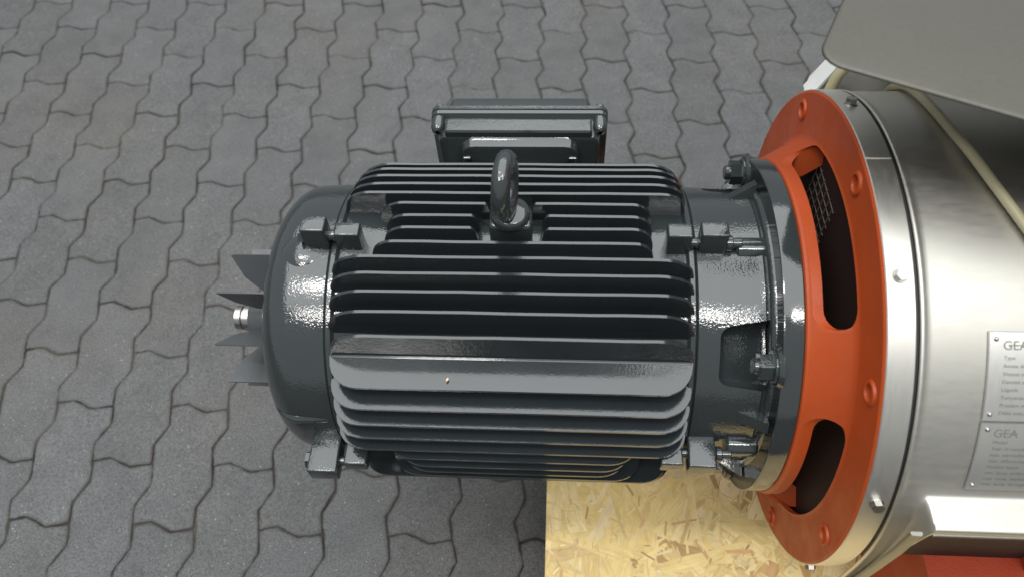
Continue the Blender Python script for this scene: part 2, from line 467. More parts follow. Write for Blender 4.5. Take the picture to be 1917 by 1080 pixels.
# ------------------------------------------------------------------ electric motor
def machine_root(name, label, cat):
    o = empty(name, (0, 0, 0), label, cat)
    o['axis_up'] = 0.2
    o.rotation_euler = (0, -TILT, 0)
    o.location = Vector((0, 0, Z_AX * MM)) + Matrix.Rotation(-TILT, 3, 'Y') @ Vector((0, 0, -0.2))
    return o
mot = machine_root('electric_motor', 'glossy charcoal grey finned electric motor bolted to the orange adapter', 'motor')
def sub(name, bm, m, parent, smooth=32):
    return link(name, bm, m, parent, smooth)
RF = 195.8
XL, XR = -175.0, 213.5
# stator frame
bm = bmesh.new()
revolve(bm, [(XL, 150), (XL, 167), (XL + 1.5, 168.5), (XL + 6, 168.5), (XL + 9, 164), (XR - 9, 164), (XR - 6, 168.5), (XR - 1.5, 168.5), (XR, 167), (XR, 150)], 128)
part('stator_frame', bm, 'paint', mot)
# cooling fins --------------------------------------------------------------
def fin_outline(x0, x1, h, a=44, ra=None):
    """length along the shaft, height above root: rounded shoulders at both ends"""
    ra = ra or a
    P = [(x0 - 1, -6)]
    for k in range(9):
        t = k / 8 * PI / 2
        P.append((x0 + a * (1 - math.cos(t)) ** 1.0, h * math.sin(t) ** 0.75))
    Q = []
    for k in range(9):
        t = k / 8 * PI / 2
        Q.append((x1 - ra * (1 - math.cos(t)), h * math.sin(t) ** 0.75))
    return P + Q[::-1] + [(x1 + 1, -6)]
def make_fin(kind, pos, segs, root, tip, a=44, th=3.3, ra=None):
    """kind V: upright fin at Y = pos, kind H: level fin at Z = pos (side = sign of the tip)"""
    for (x0, x1, la, lb) in segs:
        h = tip - root
        out = fin_outline(x0, x1, h, la, lb)
        bm = bmesh.new()
        def mk(side):
            def f(x, q):
                t = th * (1.55 - 0.55 * max(0, q) / h) / 2 * side
                w = 0.25 * math.sin(x * 0.031 + pos) + 0.15 * math.sin(x * 0.11 + pos * 2)
                r = root + q
                if kind == 'U': return V(x, pos + t + w, r)
                if kind == 'D': return V(x, pos + t + w, -r)
                if kind == 'F': return V(x, -r, pos + t + w)
                return V(x, r, pos + t + w)
            return f
        # subdivide the long edge a little so that the hand-cast waviness shows
        dens = []
        for p, q in zip(out, out[1:]):
            n = max(1, int(abs(q[0] - p[0]) / 30))
            for i in range(n): dens.append((p[0] + (q[0] - p[0]) * i / n, p[1] + (q[1] - p[1]) * i / n))
        dens.append(out[-1])
        prism(bm, dens, mk(1), mk(-1))
        es = [e for e in bm.edges if e.calc_face_angle(0) > R_(60)]
        bmesh.ops.bevel(bm, geom=es, offset=0.9 * MM, segments=2, profile=0.5, affect='EDGES')
        part('cooling_fin', bm, 'paint_fin', mot, 40)
CORE = 162.0
root_at = lambda p: math.sqrt(max(CORE * CORE - p * p, 100))
tip_at = lambda p: math.sqrt(RF * RF - p * p)
VY = [114.6, 95.5, 77.3, 59.4, 41.9, 24.9, 7.1, -9.7, -27.1, -44.2, -61.3, -79.4, -97.8, -118.7]
XA, XB = -170, 211
for i, y in enumerate(VY):
    segs = [(XA, XB, 44, 40)]
    if i == 5: segs = [(-126, -3, 30, 6), (40, 170, 6, 22)]
    if i in (6, 7): segs = [(-117, -14, 28, 9), (52, 170, 9, 24)]
    if i == 8: segs = [(-128, 170, 28, 22)]
    if i == 4: segs = [(-169, 208, 32, 28)]
    make_fin('U', y, segs, root_at(y), tip_at(y))
HZ = [115.4, 93.6, 74.0, 55.0, 35.8, 17.5, -2.0, -21.5, -44.5, -64.5]
HX = {5: (-119, 162), 6: (-108, 155), 7: (-106, 152), 8: (-122, 170), 9: (-163, 204)}
for j, z in enumerate(HZ):
    x0, x1 = HX.get(j, (XA, XB))
    make_fin('F', z, [(x0, x1, 34, 34)], root_at(z) - (4 if j == 0 else 0), tip_at(z))
for z in (-84, -104): make_fin('F', z, [(XA, XB, 34, 34)], root_at(z), tip_at(z))
for z in (100, 80, 60): make_fin('B', z, [(XA, XB, 40, 40)], root_at(z), tip_at(z))
for z in (-60, -80, -100): make_fin('B', z, [(XA, XB, 40, 40)], root_at(z), tip_at(z))
for y in VY[::2]: make_fin('D', y, [(XA, XB, 40, 40)], root_at(y), tip_at(y))
# the cast step where the upright fins hand over to the level ones
bm = bmesh.new()
b0 = box(bm, XA + 2, XB - 3, -124, -108, 90, 118.6, 1.5, 2)
part('corner_web', bm, 'paint_fin', mot)
# clamp lugs ----------------------------------------------------------------
def lug(x0, x1, ylo, yhi, zlo, zhi, m='paint'):
    bm = bmesh.new(); box(bm, x0, x1, ylo, yhi, zlo, zhi, 2.2, 3)
    # slight draft so that the block tapers to its top
    return part('clamp_lug', bm, m, mot, 40)
lug(-203, -176.5, -18, 3, 150, 198); lug(-168, -141, -17, 1, 150, 190)
lug(183, 208.5, -17, 1, 150, 194); lug(217, 245, -17, 2, 150, 196)
lug(-209, -175, -208, -150, -20, 5); lug(-167, -141, -200, -150, -8, 10)
lug(184, 208, -197, -150, 11, 30); lug(214, 244, -198, -150, 3, 28)
for (y, z, x0, x1, r) in ((-8, 178, -206, -144, 6), (-8, 172, 186, 262, 5.5), (-190, -7, -212, -146, 5.5), (-178, 16, 188, 262, 5.5)):
    bm = bmesh.new(); xcyl(bm, x0, x1, y, z, r, 18, 1)
    tb = part('tie_bolt', bm, 'paint_smooth', mot)
    bm = bmesh.new()
    if x0 < 0: hexnut(bm, x0 - 2, x0 + 6, y, z, 17)
    else: xcyl(bm, 245, 252, y, z, 8.5, 18, 1); xcyl(bm, 256, 291, y * 0.93, z * 0.93, 13.0, 24, 3)
    sub('bolt_head', bm, 'paint_smooth', tb)
# pads cast on the shields round the lugs
# fan-end shield -------------------------------------------------------------
bm = bmesh.new()
prof = [(XL - 0.8, 120), (XL - 0.8, 163.5), (XL - 2.5, 165.5), (-190, 166), (-216, 165)]
for k in range(1, 13):
    t = k / 12 * PI / 2; prof.append((-216 - 44 * math.sin(t), 165 - 52 * (1 - math.cos(t))))
prof += [(-262, 80), (-262, 30)]
revolve(bm, prof, 128)
fsh = part('fan_end_shield', bm, 'paint', mot, 30)
bm = bmesh.new()                                   # bolt pad behind the upper lug
bmesh.ops.create_uvsphere(bm, u_segments=36, v_segments=18, radius=1.0); bmesh.ops.transform(bm, matrix=Matrix.Translation(V(-206, -14, 142)) @ Matrix.Diagonal(V(36, 34, 27)).to_4x4(), verts=bm.verts)
sub('lug_pad', bm, 'paint', fsh, 40)
for ang, dx in ((13.5, 0), (76.0, 4)):               # low cast ribs running along the shoulder
    bm = bmesh.new(); a = R_(ang)
    for k in range(13):
        pass
    ring = []
    prev = None
    for k in range(15):
        t = k / 14
        x = -184 - 66 * t
        rr = 164.5 if x > -216 else 165 - 52 * (1 - math.cos(math.asin(min(1, (-216 - x) / 44))))
        h = 4.2 * math.sin(PI * min(1, 0.05 + t * 0.95)) ** 0.6
        row = []
        for s_, hh in ((-7, -2), (-3, h * .8), (0, h), (3, h * .8), (7, -2)):
            aa = a + s_ / 165
            row.append(bm.verts.new(V(x, -(rr + hh) * math.cos(aa), (rr + hh) * math.sin(aa))))
        if prev:
            for q in range(4): bm.faces.new((prev[q], prev[q + 1], row[q + 1], row[q]))
        prev = row
    if ang < 20: sub('shield_rib', bm, 'paint', fsh, 60)
    else: bm.free()
# drive-end shield with bolt pockets ------------------------------------------
bm = bmesh.new()
revolve(bm, [(XR + 0.8, 120), (XR + 0.8, 164), (XR + 2.4, 166), (276, 165.5), (283, 167), (284.5, 166), (292, 166), (292, 120)], 128)
dsh = part('drive_end_shield', bm, 'paint', mot, 30)
cut = []
for q in range(4):
    b2 = bmesh.new(); box(b2, 238, 296, -36, 36, 141, 200, 11, 4)
    if q == 0: bmesh.ops.rotate(b2, cent=(0, 0, 0.15), matrix=Matrix.Rotation(R_(-19), 3, 'X'), verts=b2.verts)
    for v_ in b2.verts:                       # mouth narrows away from the flange
        k_ = (v_.co.x - 0.238) / 0.058; v_.co.y *= 0.80 + 0.24 * k_; v_.co.z -= 0.012 * (k_ - 0.35) if v_.co.z < 0.16 else 0
    bmesh.ops.rotate(b2, cent=(0, 0, 0), matrix=Matrix.Rotation(R_(45 + 90 * q), 3, 'X'), verts=b2.verts)
    c = link('cutter', b2, None); c.parent = mot; c.location = (0, 0, 0.2); cut.append(c)
boolean_cut(dsh, cut); finish_smooth(dsh, 30, 1)
for ang in (22, 118, 158, -22, 202):                # gusset ribs between shield and flange
    bm = bmesh.new(); a = R_(ang)
    def gp(x, r, t):
        y_, z_ = -r * math.cos(a) + t * math.sin(a), r * math.sin(a) + t * math.cos(a)
        return V(x, y_, z_)
    prism(bm, [(262, 160), (262, 166), (291, 184), (291, 160)], lambda x, r: gp(x, r, 7), lambda x, r: gp(x, r, -7))
    bevel_all(bm, 1.2, 2); sub('gusset', bm, 'paint', dsh, 40)
# mounting flange ---------------------------------------------------------------
bm = bmesh.new()
revolve(bm, [(292.4, 100), (292.4, 196), (291, 198.5), (291.5, 199.6), (293.5, 200.3), (310.5, 200.3), (312, 199), (312, 100)], 160)
fl = part('mounting_flange', bm, 'paint_smooth', mot, 30)
bm = bmesh.new(); revolve(bm, [(287, 165), (287, 170), (289, 173), (292.5, 174), (292.6, 165)], 96, closed=True); sub('fillet_ring', bm, 'paint', fl, 50)
for q in range(4):
    a = R_(45 + 90 * q); y, z = -184 * math.cos(a), 184 * math.sin(a)
    bm = bmesh.new(); xcyl(bm, 266, 292, y, z, 8.5, 20, 1.5); fb = sub('flange_bolt', bm, 'paint_smooth', mot); fb.location = (0, 0, 0.2)
    bm = bmesh.new(); hexnut(bm, 272, 285, y, z, 25, rot=a + 0.3); fbn = sub('nut', bm, 'paint_smooth', fb)
    bm = bmesh.new(); xcyl(bm, 285.1, 291.5, y, z, 17.5, 28, 1); sub('washer', bm, 'paint_smooth', fb)
    bm = bmesh.new(); revolve(bm, [(291.0, 8), (288, 20), (292.8, 23)], 28, cy=y, cz=z)
    sub('bolt_boss', bm, 'paint', fl, 40)
# eyebolt -------------------------------------------------------------------------
bm = bmesh.new(); box(bm, -2, 43, -15, 12, 150, 204, 5, 3); 
part('eyebolt_boss', bm, 'paint', mot, 40)
bm = bmesh.new(); box(bm, -18, 59, -30, 16, 150, 172, 6, 3); part('boss_foot', bm, 'paint', mot, 40)
bm = bmesh.new()
pr = [(0.2, 0), (0.2, 17), (3, 20.5), (9, 20.5), (12, 18), (14, 8), (14, 0.01)]
rings = []
for i in range(36):
    a = 2 * PI * i / 36
    rings.append([bm.verts.new(V(20.5 + r * math.cos(a), -2 + r * math.sin(a), 203.5 + h)) for h, r in pr[1:-1]])
for i in range(36):
    A, B = rings[i], rings[(i + 1) % 36]
    for j in range(len(A) - 1): bm.faces.new((A[j], A[j + 1], B[j + 1], B[j]))
bm.faces.new([r[0] for r in rings]); bm.faces.new([r[-1] for r in rings])
eb = part('eyebolt', bm, 'paint_smooth', mot, 40)
bm = bmesh.new()
RA, RB, cz = 24, 9.6, 252; rot = R_(83)
g = []
for i in range(48):
    a = 2 * PI * i / 48; row = []
    rb = RB + 1.6 * max(0, -math.sin(a)) ** 2
    for k in range(18):
        b_ = 2 * PI * k / 18
        rr = RA + rb * math.cos(b_); px, pn, pz = rr * math.cos(a), rb * math.sin(b_), rr * math.sin(a) * 1.12
        row.append(bm.verts.new(V(17 + px * math.cos(rot) - pn * math.sin(rot), -2 + px * math.sin(rot) + pn * math.cos(rot), cz + pz)))
    g.append(row)
for i in range(48):
    for k in range(18): bm.faces.new((g[i][k], g[(i + 1) % 48][k], g[(i + 1) % 48][(k + 1) % 18], g[i][(k + 1) % 18]))
sub('lifting_ring', bm, 'paint', eb, 60)
# terminal box on the far side ------------------------------------------------------
tbx = None
def rrect(x0, x1, z0, z1, r, n=5):
    P = []
    for cx, cz_, a0 in ((x1 - r, z1 - r, 0), (x0 + r, z1 - r, PI / 2), (x0 + r, z0 + r, PI), (x1 - r, z0 + r, 1.5 * PI)):
        for k in range(n + 1):
            a = a0 + PI / 2 * k / n; P.append((cx + r * math.cos(a), cz_ + r * math.sin(a)))
    return P
def loft_y(bm, secs, cap=True):
    rings = [[bm.verts.new(V(x, y, z)) for x, z in P] for y, P in secs]
    n = len(rings[0])
    for A, B in zip(rings, rings[1:]):
        for i in range(n): bm.faces.new((A[i], A[(i + 1) % n], B[(i + 1) % n], B[i]))
    if cap: bm.faces.new(rings[0][::-1]); bm.faces.new(rings[-1])
TX0, TX1, TZ0, TZ1 = -104.5, 133.5, -112, 110
bm = bmesh.new()
I = lambda d: rrect(TX0 + d, TX1 - d, TZ0 + d, TZ1 - d, 12)
loft_y(bm, [(219, I(15)), (221, I(12.5)), (250, I(9)), (251, I(8)), (252, I(1.5)), (252.6, I(0.6)), (258, I(0)), (259, I(0.8))])
tbx = part('terminal_box', bm, 'paint_smooth', mot, 35)
bm = bmesh.new()
loft_y(bm, [(260.3, I(1)), (261, I(0)), (266.5, I(0)), (267.5, I(1)), (268, rrect(TX0 + 18, TX1 - 18, TZ0 + 2, TZ1 - 2, 8)), (270, rrect(TX0 + 20, TX1 - 20, TZ0 + 3, TZ1 - 3, 9)), (287, rrect(TX0 + 24, TX1 - 24, TZ0 + 6, TZ1 - 6, 9)), (291, rrect(TX0 + 27, TX1 - 27, TZ0 + 11, TZ1 - 11, 8))])
lid = part('terminal_box_lid', bm, 'paint_smooth', mot, 35)
bm = bmesh.new(); loft_y(bm, [(258.8, I(3.5)), (260.5, I(3.5))]); sub('gasket', bm, 'rubber', tbx)
# raised cable-entry pad and the corner screw bosses
bm = bmesh.new(); loft_y(bm, [(220.5, rrect(-81, 110, 92, 105.5, 3)), (222.5, rrect(-83, 112, 90, 108, 4)), (242, rrect(-83, 112, 90, 108, 4)), (246, rrect(-82, 111, 90, 103, 3))]); sub('entry_pad', bm, 'paint_smooth', tbx, 35)
for x in (TX0 + 11, TX1 - 11):
    for z in (TZ1 - 12, TZ0 + 12):
        bm = bmesh.new()
        for (y0, y1, r) in ((228, 251.4, 9.5),):
            rg = []
            for i in range(24):
                a = 2 * PI * i / 24
                rg.append([bm.verts.new(V(x + r_ * math.cos(a), y, z + r_ * math.sin(a))) for y, r_ in ((y0, 3), (y0 + 3, r - 2), (y0 + 9, r), (y1, r))])
            for i in range(24):
                for j in range(3): bm.faces.new((rg[i][j], rg[i][j + 1], rg[(i + 1) % 24][j + 1], rg[(i + 1) % 24][j]))
        sub('screw_boss', bm, 'paint_smooth', tbx, 50)
        bm = bmesh.new(); rg = []
        for i in range(20):
            a = 2 * PI * i / 20
            rg.append([bm.verts.new(V(x + r_ * math.cos(a), y, z + 4 + r_ * math.sin(a))) for y, r_ in ((267, 6), (273.5, 6), (275, 5), (275, 2.6), (271, 2.6))])
        for i in range(20):
            for j in range(4): bm.faces.new((rg[i][j], rg[i][j + 1], rg[(i + 1) % 20][j + 1], rg[(i + 1) % 20][j]))
        bm.faces.new([r[-1] for r in rg]); sub('lid_screw', bm, 'steel_part', lid, 40)
bm = bmesh.new()
NR = lambda d, zt: rrect(-62 + d, 95 - d, -85 + d, zt - d, 18)
loft_y(bm, [(140, NR(34, 88)), (203, NR(34, 88)), (205.5, NR(32, 90)), (206, NR(3, 93)), (207.5, NR(1, 94)), (218, NR(0, 95)), (221.5, NR(-2, 96))])
part('terminal_box_neck', bm, 'paint_smooth', mot, 35)
for x in (-54, 87):
    bm = bmesh.new(); box(bm, x - 5, x + 5, 203, 207, 66, 76, 1.5, 2); part('neck_screw', bm, 'steel_part', mot)
# fan and shaft end -----------------------------------------------------------------
FZ = -9
bm = bmesh.new(); revolve(bm, [(-346, 0.01), (-346, 13), (-344.5, 15.5), (-337, 15.5), (-336, 13.5), (-334, 13.5), (-333, 17), (-325, 17), (-324, 15), (-300, 15), (-250, 15)], 40, cz=FZ)
part('shaft', bm, 'steel_part', mot)
bm = bmesh.new(); revolve(bm, [(-322, 16), (-322, 26), (-318, 29), (-290, 32), (-284, 50), (-272, 72), (-266, 72), (-266, 16)], 48, closed=True, cz=FZ)
fan = part('fan', bm, 'fan', mot)
for k in range(9):
    a = R_(117.5 - 40 * k); bm = bmesh.new()
    def bp(x, r, t):
        return V(x, -r * math.cos(a) + t * math.sin(a), FZ + r * math.sin(a) + t * math.cos(a))
    prism(bm, [(-268, 45), (-268, 91), (-333, 91), (-336, 89.5), (-324, 60), (-304, 40), (-284, 34)], lambda x, r: bp(x, r, 1.1), lambda x, r: bp(x, r, -1.1))
    bevel_all(bm, 0.4, 1); sub('fan_blade', bm, 'fan', fan, 30)

# ------------------------------------------------------------------ pump with steel hood
pump = machine_root('pump', 'orange and stainless steel pump with riveted nameplates beside the motor', 'pump')
RH = 278.0
# orange adapter (lantern)
bm = bmesh.new()
revolve(bm, [(312.4, 120), (312.4, 199), (313.5, 201), (316, 202), (318, 204), (348, 221), (352, 226), (353, 230), (353.5, 276), (355, 278.2), (366, 278.2), (366, 236), (358, 224), (336, 209), (323, 200), (321, 192), (321, 120)], 192, closed=True)
ad = part('adapter', bm, 'orange', pump, 30)
cut = []
for q in range(4):
    P = []
    r0, r1, h, rc = 203.2, 225.5, R_(33), 11
    def arc(r, a0, a1, n): return [(r * math.cos(a0 + (a1 - a0) * k / n), r * math.sin(a0 + (a1 - a0) * k / n)) for k in range(n + 1)]
    ins = 21 / 214
    P += arc(r1, -h + ins, h - ins, 24)
    for k in range(1, 6):
        t = k / 6 * PI / 2
        rr = r1 - rc * (1 - math.cos(t)); aa = h - ins + ins * math.sin(t); P.append((rr * math.cos(aa), rr * math.sin(aa)))
    for k in range(0, 6):
        t = k / 6 * PI / 2
        rr = r0 + rc * (1 - math.sin(t)); aa = h - ins + ins * math.cos(t); P.append((rr * math.cos(aa), rr * math.sin(aa)))
    P += arc(r0, h - ins, -h + ins, 24)
    for k in range(1, 6):
        t = k / 6 * PI / 2
        rr = r0 + rc * (1 - math.cos(t)); aa = -h + ins - ins * math.sin(t); P.append((rr * math.cos(aa), rr * math.sin(aa)))
    for k in range(0, 6):
        t = k / 6 * PI / 2
        rr = r1 - rc * (1 - math.sin(t)); aa = -h + ins - ins * math.cos(t); P.append((rr * math.cos(aa), rr * math.sin(aa)))
    b2 = bmesh.new()
    prism(b2, P, lambda y, z: V(300, -y, z), lambda y, z: V(400, -y, z))
    bmesh.ops.rotate(b2, cent=(0, 0, 0), matrix=Matrix.Rotation(R_(90 * q), 3, 'X'), verts=b2.verts)
    bmesh.ops.recalc_face_normals(b2, faces=b2.faces)
    c = link('cutter', b2, None); c.parent = pump; c.location = (0, 0, 0.2); cut.append(c)
for q in range(8):
    a = R_(45 * q); b2 = bmesh.new(); xcyl(b2, 348, 361, -257 * math.cos(a), 257 * math.sin(a), 8.2, 20)
    bmesh.ops.recalc_face_normals(b2, faces=b2.faces)
    c = link('cutter', b2, None); c.parent = pump; c.location = (0, 0, 0.2); cut.append(c)
boolean_cut(ad, cut); finish_smooth(ad, 28, 1)
for q in range(4):                     # thick spokes between the windows
    bm = bmesh.new(); pf = [(322, 196), (336, 208.5), (358, 223.5), (374, 224), (374, 204), (345, 186), (322, 178)]
    rg = revolve(bm, pf, 10, R_(45 + 90 * q - 12.2), R_(45 + 90 * q + 12.2), closed=True)
    bm.faces.new(rg[0]); bm.faces.new(rg[-1][::-1]); sub('spoke', bm, 'orange', ad, 30)
for q in range(8):
    a = R_(45 * q); y, z = -257 * math.cos(a), 257 * math.sin(a)
    bm = bmesh.new(); revolve(bm, [(351.5, 8.0), (350.6, 9), (351.0, 11.5), (353.8, 12.5), (353.8, 8.0)], 28, cy=y, cz=z, closed=True); 
    sub('bolt_recess_rim', bm, 'orange', ad, 50)
    bm = bmesh.new(); revolve(bm, [(356, 4), (355.5, 5.2), (357, 7.4), (361, 7.4), (361, 4)], 20, cy=y, cz=z, closed=True); sub('socket_screw', bm, 'orange', ad, 40)
# inside: orange hub and a wire guard
bm = bmesh.new(); revolve(bm, [(392, 40), (392, 92), (420, 112), (470, 150), (470, 40)], 72); part('pump_hub', bm, 'orange', pump)
bm = bmesh.new()
for k in range(6):
    y = 112 - 14 * k
    tube(bm, [V(364, y, 96 + 3 * k), V(363, y - 3, 172)], 0.0006, 6)
for k in range(6):
    z = 102 + 13 * k
    tube(bm, [V(365.2, 118, z - 4), V(364.6, 36, z + 2)], 0.0006, 6)
part('wire_guard', bm, 'wire', pump)
# steel band and its screws
bm = bmesh.new()
revolve(bm, [(355.4, 268), (355.4, 278.6), (356.2, 279.4), (379.4, 279.4), (380.2, 278.6), (380.2, 268)], 192, closed=True)
band = part('clamp_band', bm, 'steel_band', pump, 40)
bm = bmesh.new()
a = R_(88)
for s_ in range(2): pass
box(bm, 356.5, 379.5, -1.2, 1.2, 278.8, 280.3, 0.4, 1); bmesh.ops.rotate(bm, cent=(0, 0, 0), matrix=Matrix.Rotation(R_(-2.5), 3, 'X'), verts=bm.verts)
sub('weld_seam', bm, 'steel_band', band)
def radial_bolt(parent, name, x, ang, r0, m, af=10, h=7):
    bm = bmesh.new(); hexnut(bm, 0, h, 0, 0, af, rot=0.4, bev=0.7)
    xcyl(bm, -1, 1.2, 0, 0, af * 0.68, 20, 0.3)
    a = R_(ang)
    mt = Matrix(((0, 0, 1), (-math.cos(a), math.sin(a), 0), (math.sin(a), math.cos(a), 0))).to_4x4()
    bmesh.ops.transform(bm, matrix=Matrix.Translation(V(x, -r0 * math.cos(a), r0 * math.sin(a))) @ mt, verts=bm.verts)
    return sub(name, bm, m, parent, 35)
for ang in (112.5, 67.5, 22.5, -22.5, -67.5, 157.5): radial_bolt(band, 'hex_screw', 368, ang, 279.3, 'steel_part')
bm = bmesh.new(); revolve(bm, [(380.3, 262), (380.3, 277.2), (383.2, 277.2), (383.2, 262)], 160, closed=True); part('gasket', bm, 'rubber', pump)
# hood: rolled sheet with a pressed-out shelf along the front
HX1 = 900
def hood_section(x):
    """polyline (y,z) from the back over the top to the front lower edge at station x"""
    bead = 2.2 * math.exp(-((x - 386) / 3.0) ** 2)
    r = RH - 0.6 + bead
    P = []
    t = min(1.0, max(0.0, (x - 392) / 20.0)); t = t * t * (3 - 2 * t)
    a_end = 24.6
    for k in range(61):
        a = R_(200 - (200 - a_end) * k / 60); P.append((-r * math.cos(a), r * math.sin(a)))
    y0, z0 = P[-1]
    S = []
    n = 60
    for k in range(1, n + 1):
        s = k / n
        ys, zs = y0 - 31 * (1 - math.exp(-s * 9)), z0 - 430 * s          # hanging skirt
        if s < 0.75: yh, zh = y0 - 32 * (s / 0.75), z0 + 1.0 - 2.5 * (s / 0.75)
        else: yh, zh = y0 - 32 - 0.4 * (s - 0.75), z0 - 1.5 - 10 * (s - 0.75) / 0.25
        S.append((ys * (1 - t) + yh * t, zs * (1 - t) + zh * t))
    arc = [(-r * math.cos(R_(a_end + 6 - 0.2 * k)), r * math.sin(R_(a_end + 6 - 0.2 * k))) for k in range(30)]
    P = [p for p in P if math.degrees(math.atan2(p[1], -p[0])) > a_end + 6.5 or p[0] > 0]
    line = arc + S
    for _ in range(26):
        line = [line[0]] + [((a[0] + 2 * b[0] + c[0]) / 4, (a[1] + 2 * b[1] + c[1]) / 4) for a, b, c in zip(line, line[1:], line[2:])] + [line[-1]]
    return P + line
xs = [383.4, 385, 386, 387, 388.5, 391, 394, 397, 399, 400.5, 402, 403.5, 405, 406.5, 408, 409.5, 411, 412.5, 415, 417, 419, 422, 430, 445, 470, 500, 560, 640, 760, HX1]
bm = bmesh.new(); rows = []
for x in xs: rows.append([bm.verts.new(V(x, y, z)) for y, z in hood_section(x)])
for A, B in zip(rows, rows[1:]):
    for k in range(len(A) - 1): bm.faces.new((A[k], A[k + 1], B[k + 1], B[k]))
hood = part('hood', bm, 'steel', pump, 50)
sm = hood.modifiers.new('sheet', 'SOLIDIFY'); sm.thickness = 0.0016; sm.offset = -1
# folded hem along the shelf and down the skirt
bm = bmesh.new()
pts = [V(*((x,) + hood_section(x)[-1])) for x in xs if x > 411]
tube(bm, [V(902, -287, 106)] + pts[::-1], 0.0016, 8)
sub('hem', bm, 'steel_dark', hood)
bm = bmesh.new(); prevr = None
for (y, z) in ((-285.5, 106), (-288.5, 60), (-289, 0), (-289, -100), (-289, -220), (-289, -316)):
    row = [bm.verts.new(V(x_, y + dy, z)) for x_, dy in ((393, 0.6), (394, -0.6), (402, -1.0), (403.5, 0.5), (403.5, 3.0), (393, 3.0))]
    if prevr:
        for q in range(6): bm.faces.new((prevr[q], prevr[(q + 1) % 6], row[(q + 1) % 6], row[q]))
    else: bm.faces.new(row)
    prevr = row
bm.faces.new(prevr[::-1]); sub('skirt_hem', bm, 'steel_dark', hood, 50)
bm = bmesh.new(); revolve(bm, [(470.5, 30), (470.5, 228)], 96); part('dark_backing', bm, 'rubber', pump)  # added black disc that keeps the inside of the hood dark
bm = bmesh.new(); revolve(bm, [(366.3, 262), (366.3, 246), (470, 246), (470, 229)], 96); part('shade_drum', bm, 'inside_shade', pump)  # added drum closing the view through the windows, its shade painted in
bm = bmesh.new(); box(bm, 404, 1045, -229, -225, -164, 112, 1, 1); part('shade_panel', bm, 'inside_shade', pump)  # added panel, coloured dark as the shadow band under the shelf
radial_bolt(hood, 'hem_rivet', 416, 20.5, 299, 'steel_part', 7, 2)
# base frame under the hood
bm = bmesh.new()
zb = lambda x: OSB_Z - Z_AX - x * TILT + 1.2
vv = [bm.verts.new(V(x, y, z)) for x, y, z in ((525, -262, zb(525)), (1050, -262, zb(1050)), (1050, 262, zb(1050)), (525, 262, zb(525)), (525, -262, -165), (1050, -262, -165), (1050, 262, -165), (525, 262, -165))]
for f in ((0, 3, 2, 1), (4, 5, 6, 7), (0, 1, 5, 4), (1, 2, 6, 5), (2, 3, 7, 6), (3, 0, 4, 7)): bm.faces.new([vv[i] for i in f])
bevel_all(bm, 5, 2); part('base_frame', bm, 'redbase', pump)
bm = bmesh.new(); box(bm, 640, 664, -246, 240, -166, 60, 3, 2); part('support_rib', bm, 'redbase', pump)

# nameplates riveted to the hood
def cylmap(u, v, h):
    """u mm along the shaft from the plate's left edge, v mm down round the hood, h proud"""
    a = R_(58.0) - v / RH; r = RH + 0.2 + h
    return V(440 + u, -r * math.cos(a), r * math.sin(a))
def text_part(s, u, v, size, parent, sx=1.0, bold=0.0):
    cu = D.curves.new('t', 'FONT'); cu.body = s; cu.size = size; cu.offset = bold; cu.fill_mode = 'FRONT'; cu.resolution_u = 3
    o = D.objects.new('t', cu); COL.objects.link(o); bpy.context.view_layer.update()
    dg = bpy.context.evaluated_depsgraph_get(); me = D.meshes.new_from_object(o.evaluated_get(dg), depsgraph=dg)
    D.objects.remove(o); D.curves.remove(cu)
    bm = bmesh.new(); bm.from_mesh(me); D.meshes.remove(me)
    for vt in bm.verts: vt.co = cylmap(u + vt.co.x * sx, v - vt.co.y, 0.9)
    return sub('lettering', bm, 'ink', parent, None)
def nameplate(v0, v1, lines, gv):
    bm = bmesh.new(); n = 14; g0, g1 = [], []
    for h, g in ((0.0, g0), (0.75, g1)):
        for k in range(n + 1):
            v = v0 + (v1 - v0) * k / n; g.append([bm.verts.new(cylmap(u, v, h)) for u in (0, 105)])
    for k in range(n):
        bm.faces.new((g1[k][0], g1[k][1], g1[k + 1][1], g1[k + 1][0])); bm.faces.new((g0[k][0], g0[k + 1][0], g0[k + 1][1], g0[k][1]))
        for e in (0, 1): bm.faces.new((g0[k][e], g0[k + 1][e], g1[k + 1][e], g1[k][e]))
    bm.faces.new((g0[0][0], g0[0][1], g1[0][1], g1[0][0])); bm.faces.new((g0[n][0], g0[n][1], g1[n][1], g1[n][0]))
    p = part('nameplate', bm, 'plate', pump, 40)
    # engraved border line
    bm = bmesh.new()
    def strip(u0, u1, va, vb, k=10):
        prev = None
        for i in range(k + 1):
            v = va + (vb - va) * i / k; row = [bm.verts.new(cylmap(u, v, 0.85)) for u in (u0, u1)]
            if prev: bm.faces.new((prev[0], prev[1], row[1], row[0]))
            prev = row
    strip(0.2, 0.9, v0 + 0.2, v1 - 0.2); strip(0.2, 105, v0 + 0.2, v0 + 0.8, 1); strip(0.2, 105, v1 - 0.8, v1 - 0.2, 1)
    sub('border_line', bm, 'ink', p)
    for (u, v) in ((6.5, v0 + 7), (6.0, v1 - 6.5), (98, v0 + 7), (98, v1 - 6.5)):
        bm = bmesh.new()
        bmesh.ops.create_uvsphere(bm, u_segments=14, v_segments=8, radius=0.0021)
        c = cylmap(u, v, 0.6)
        bmesh.ops.translate(bm, vec=c, verts=bm.verts); sub('rivet', bm, 'steel_part', p, 60)
    text_part('GEA', 12.0, gv, 11.0, p, 1.0)
    bm = bmesh.new(); strip(17, 33, gv - 4.2, gv - 3.5, 1); sub('logo_bar', bm, 'ink', p)
    for s, u, v in lines: text_part(s, u, v, 4.6, p, 1.05)
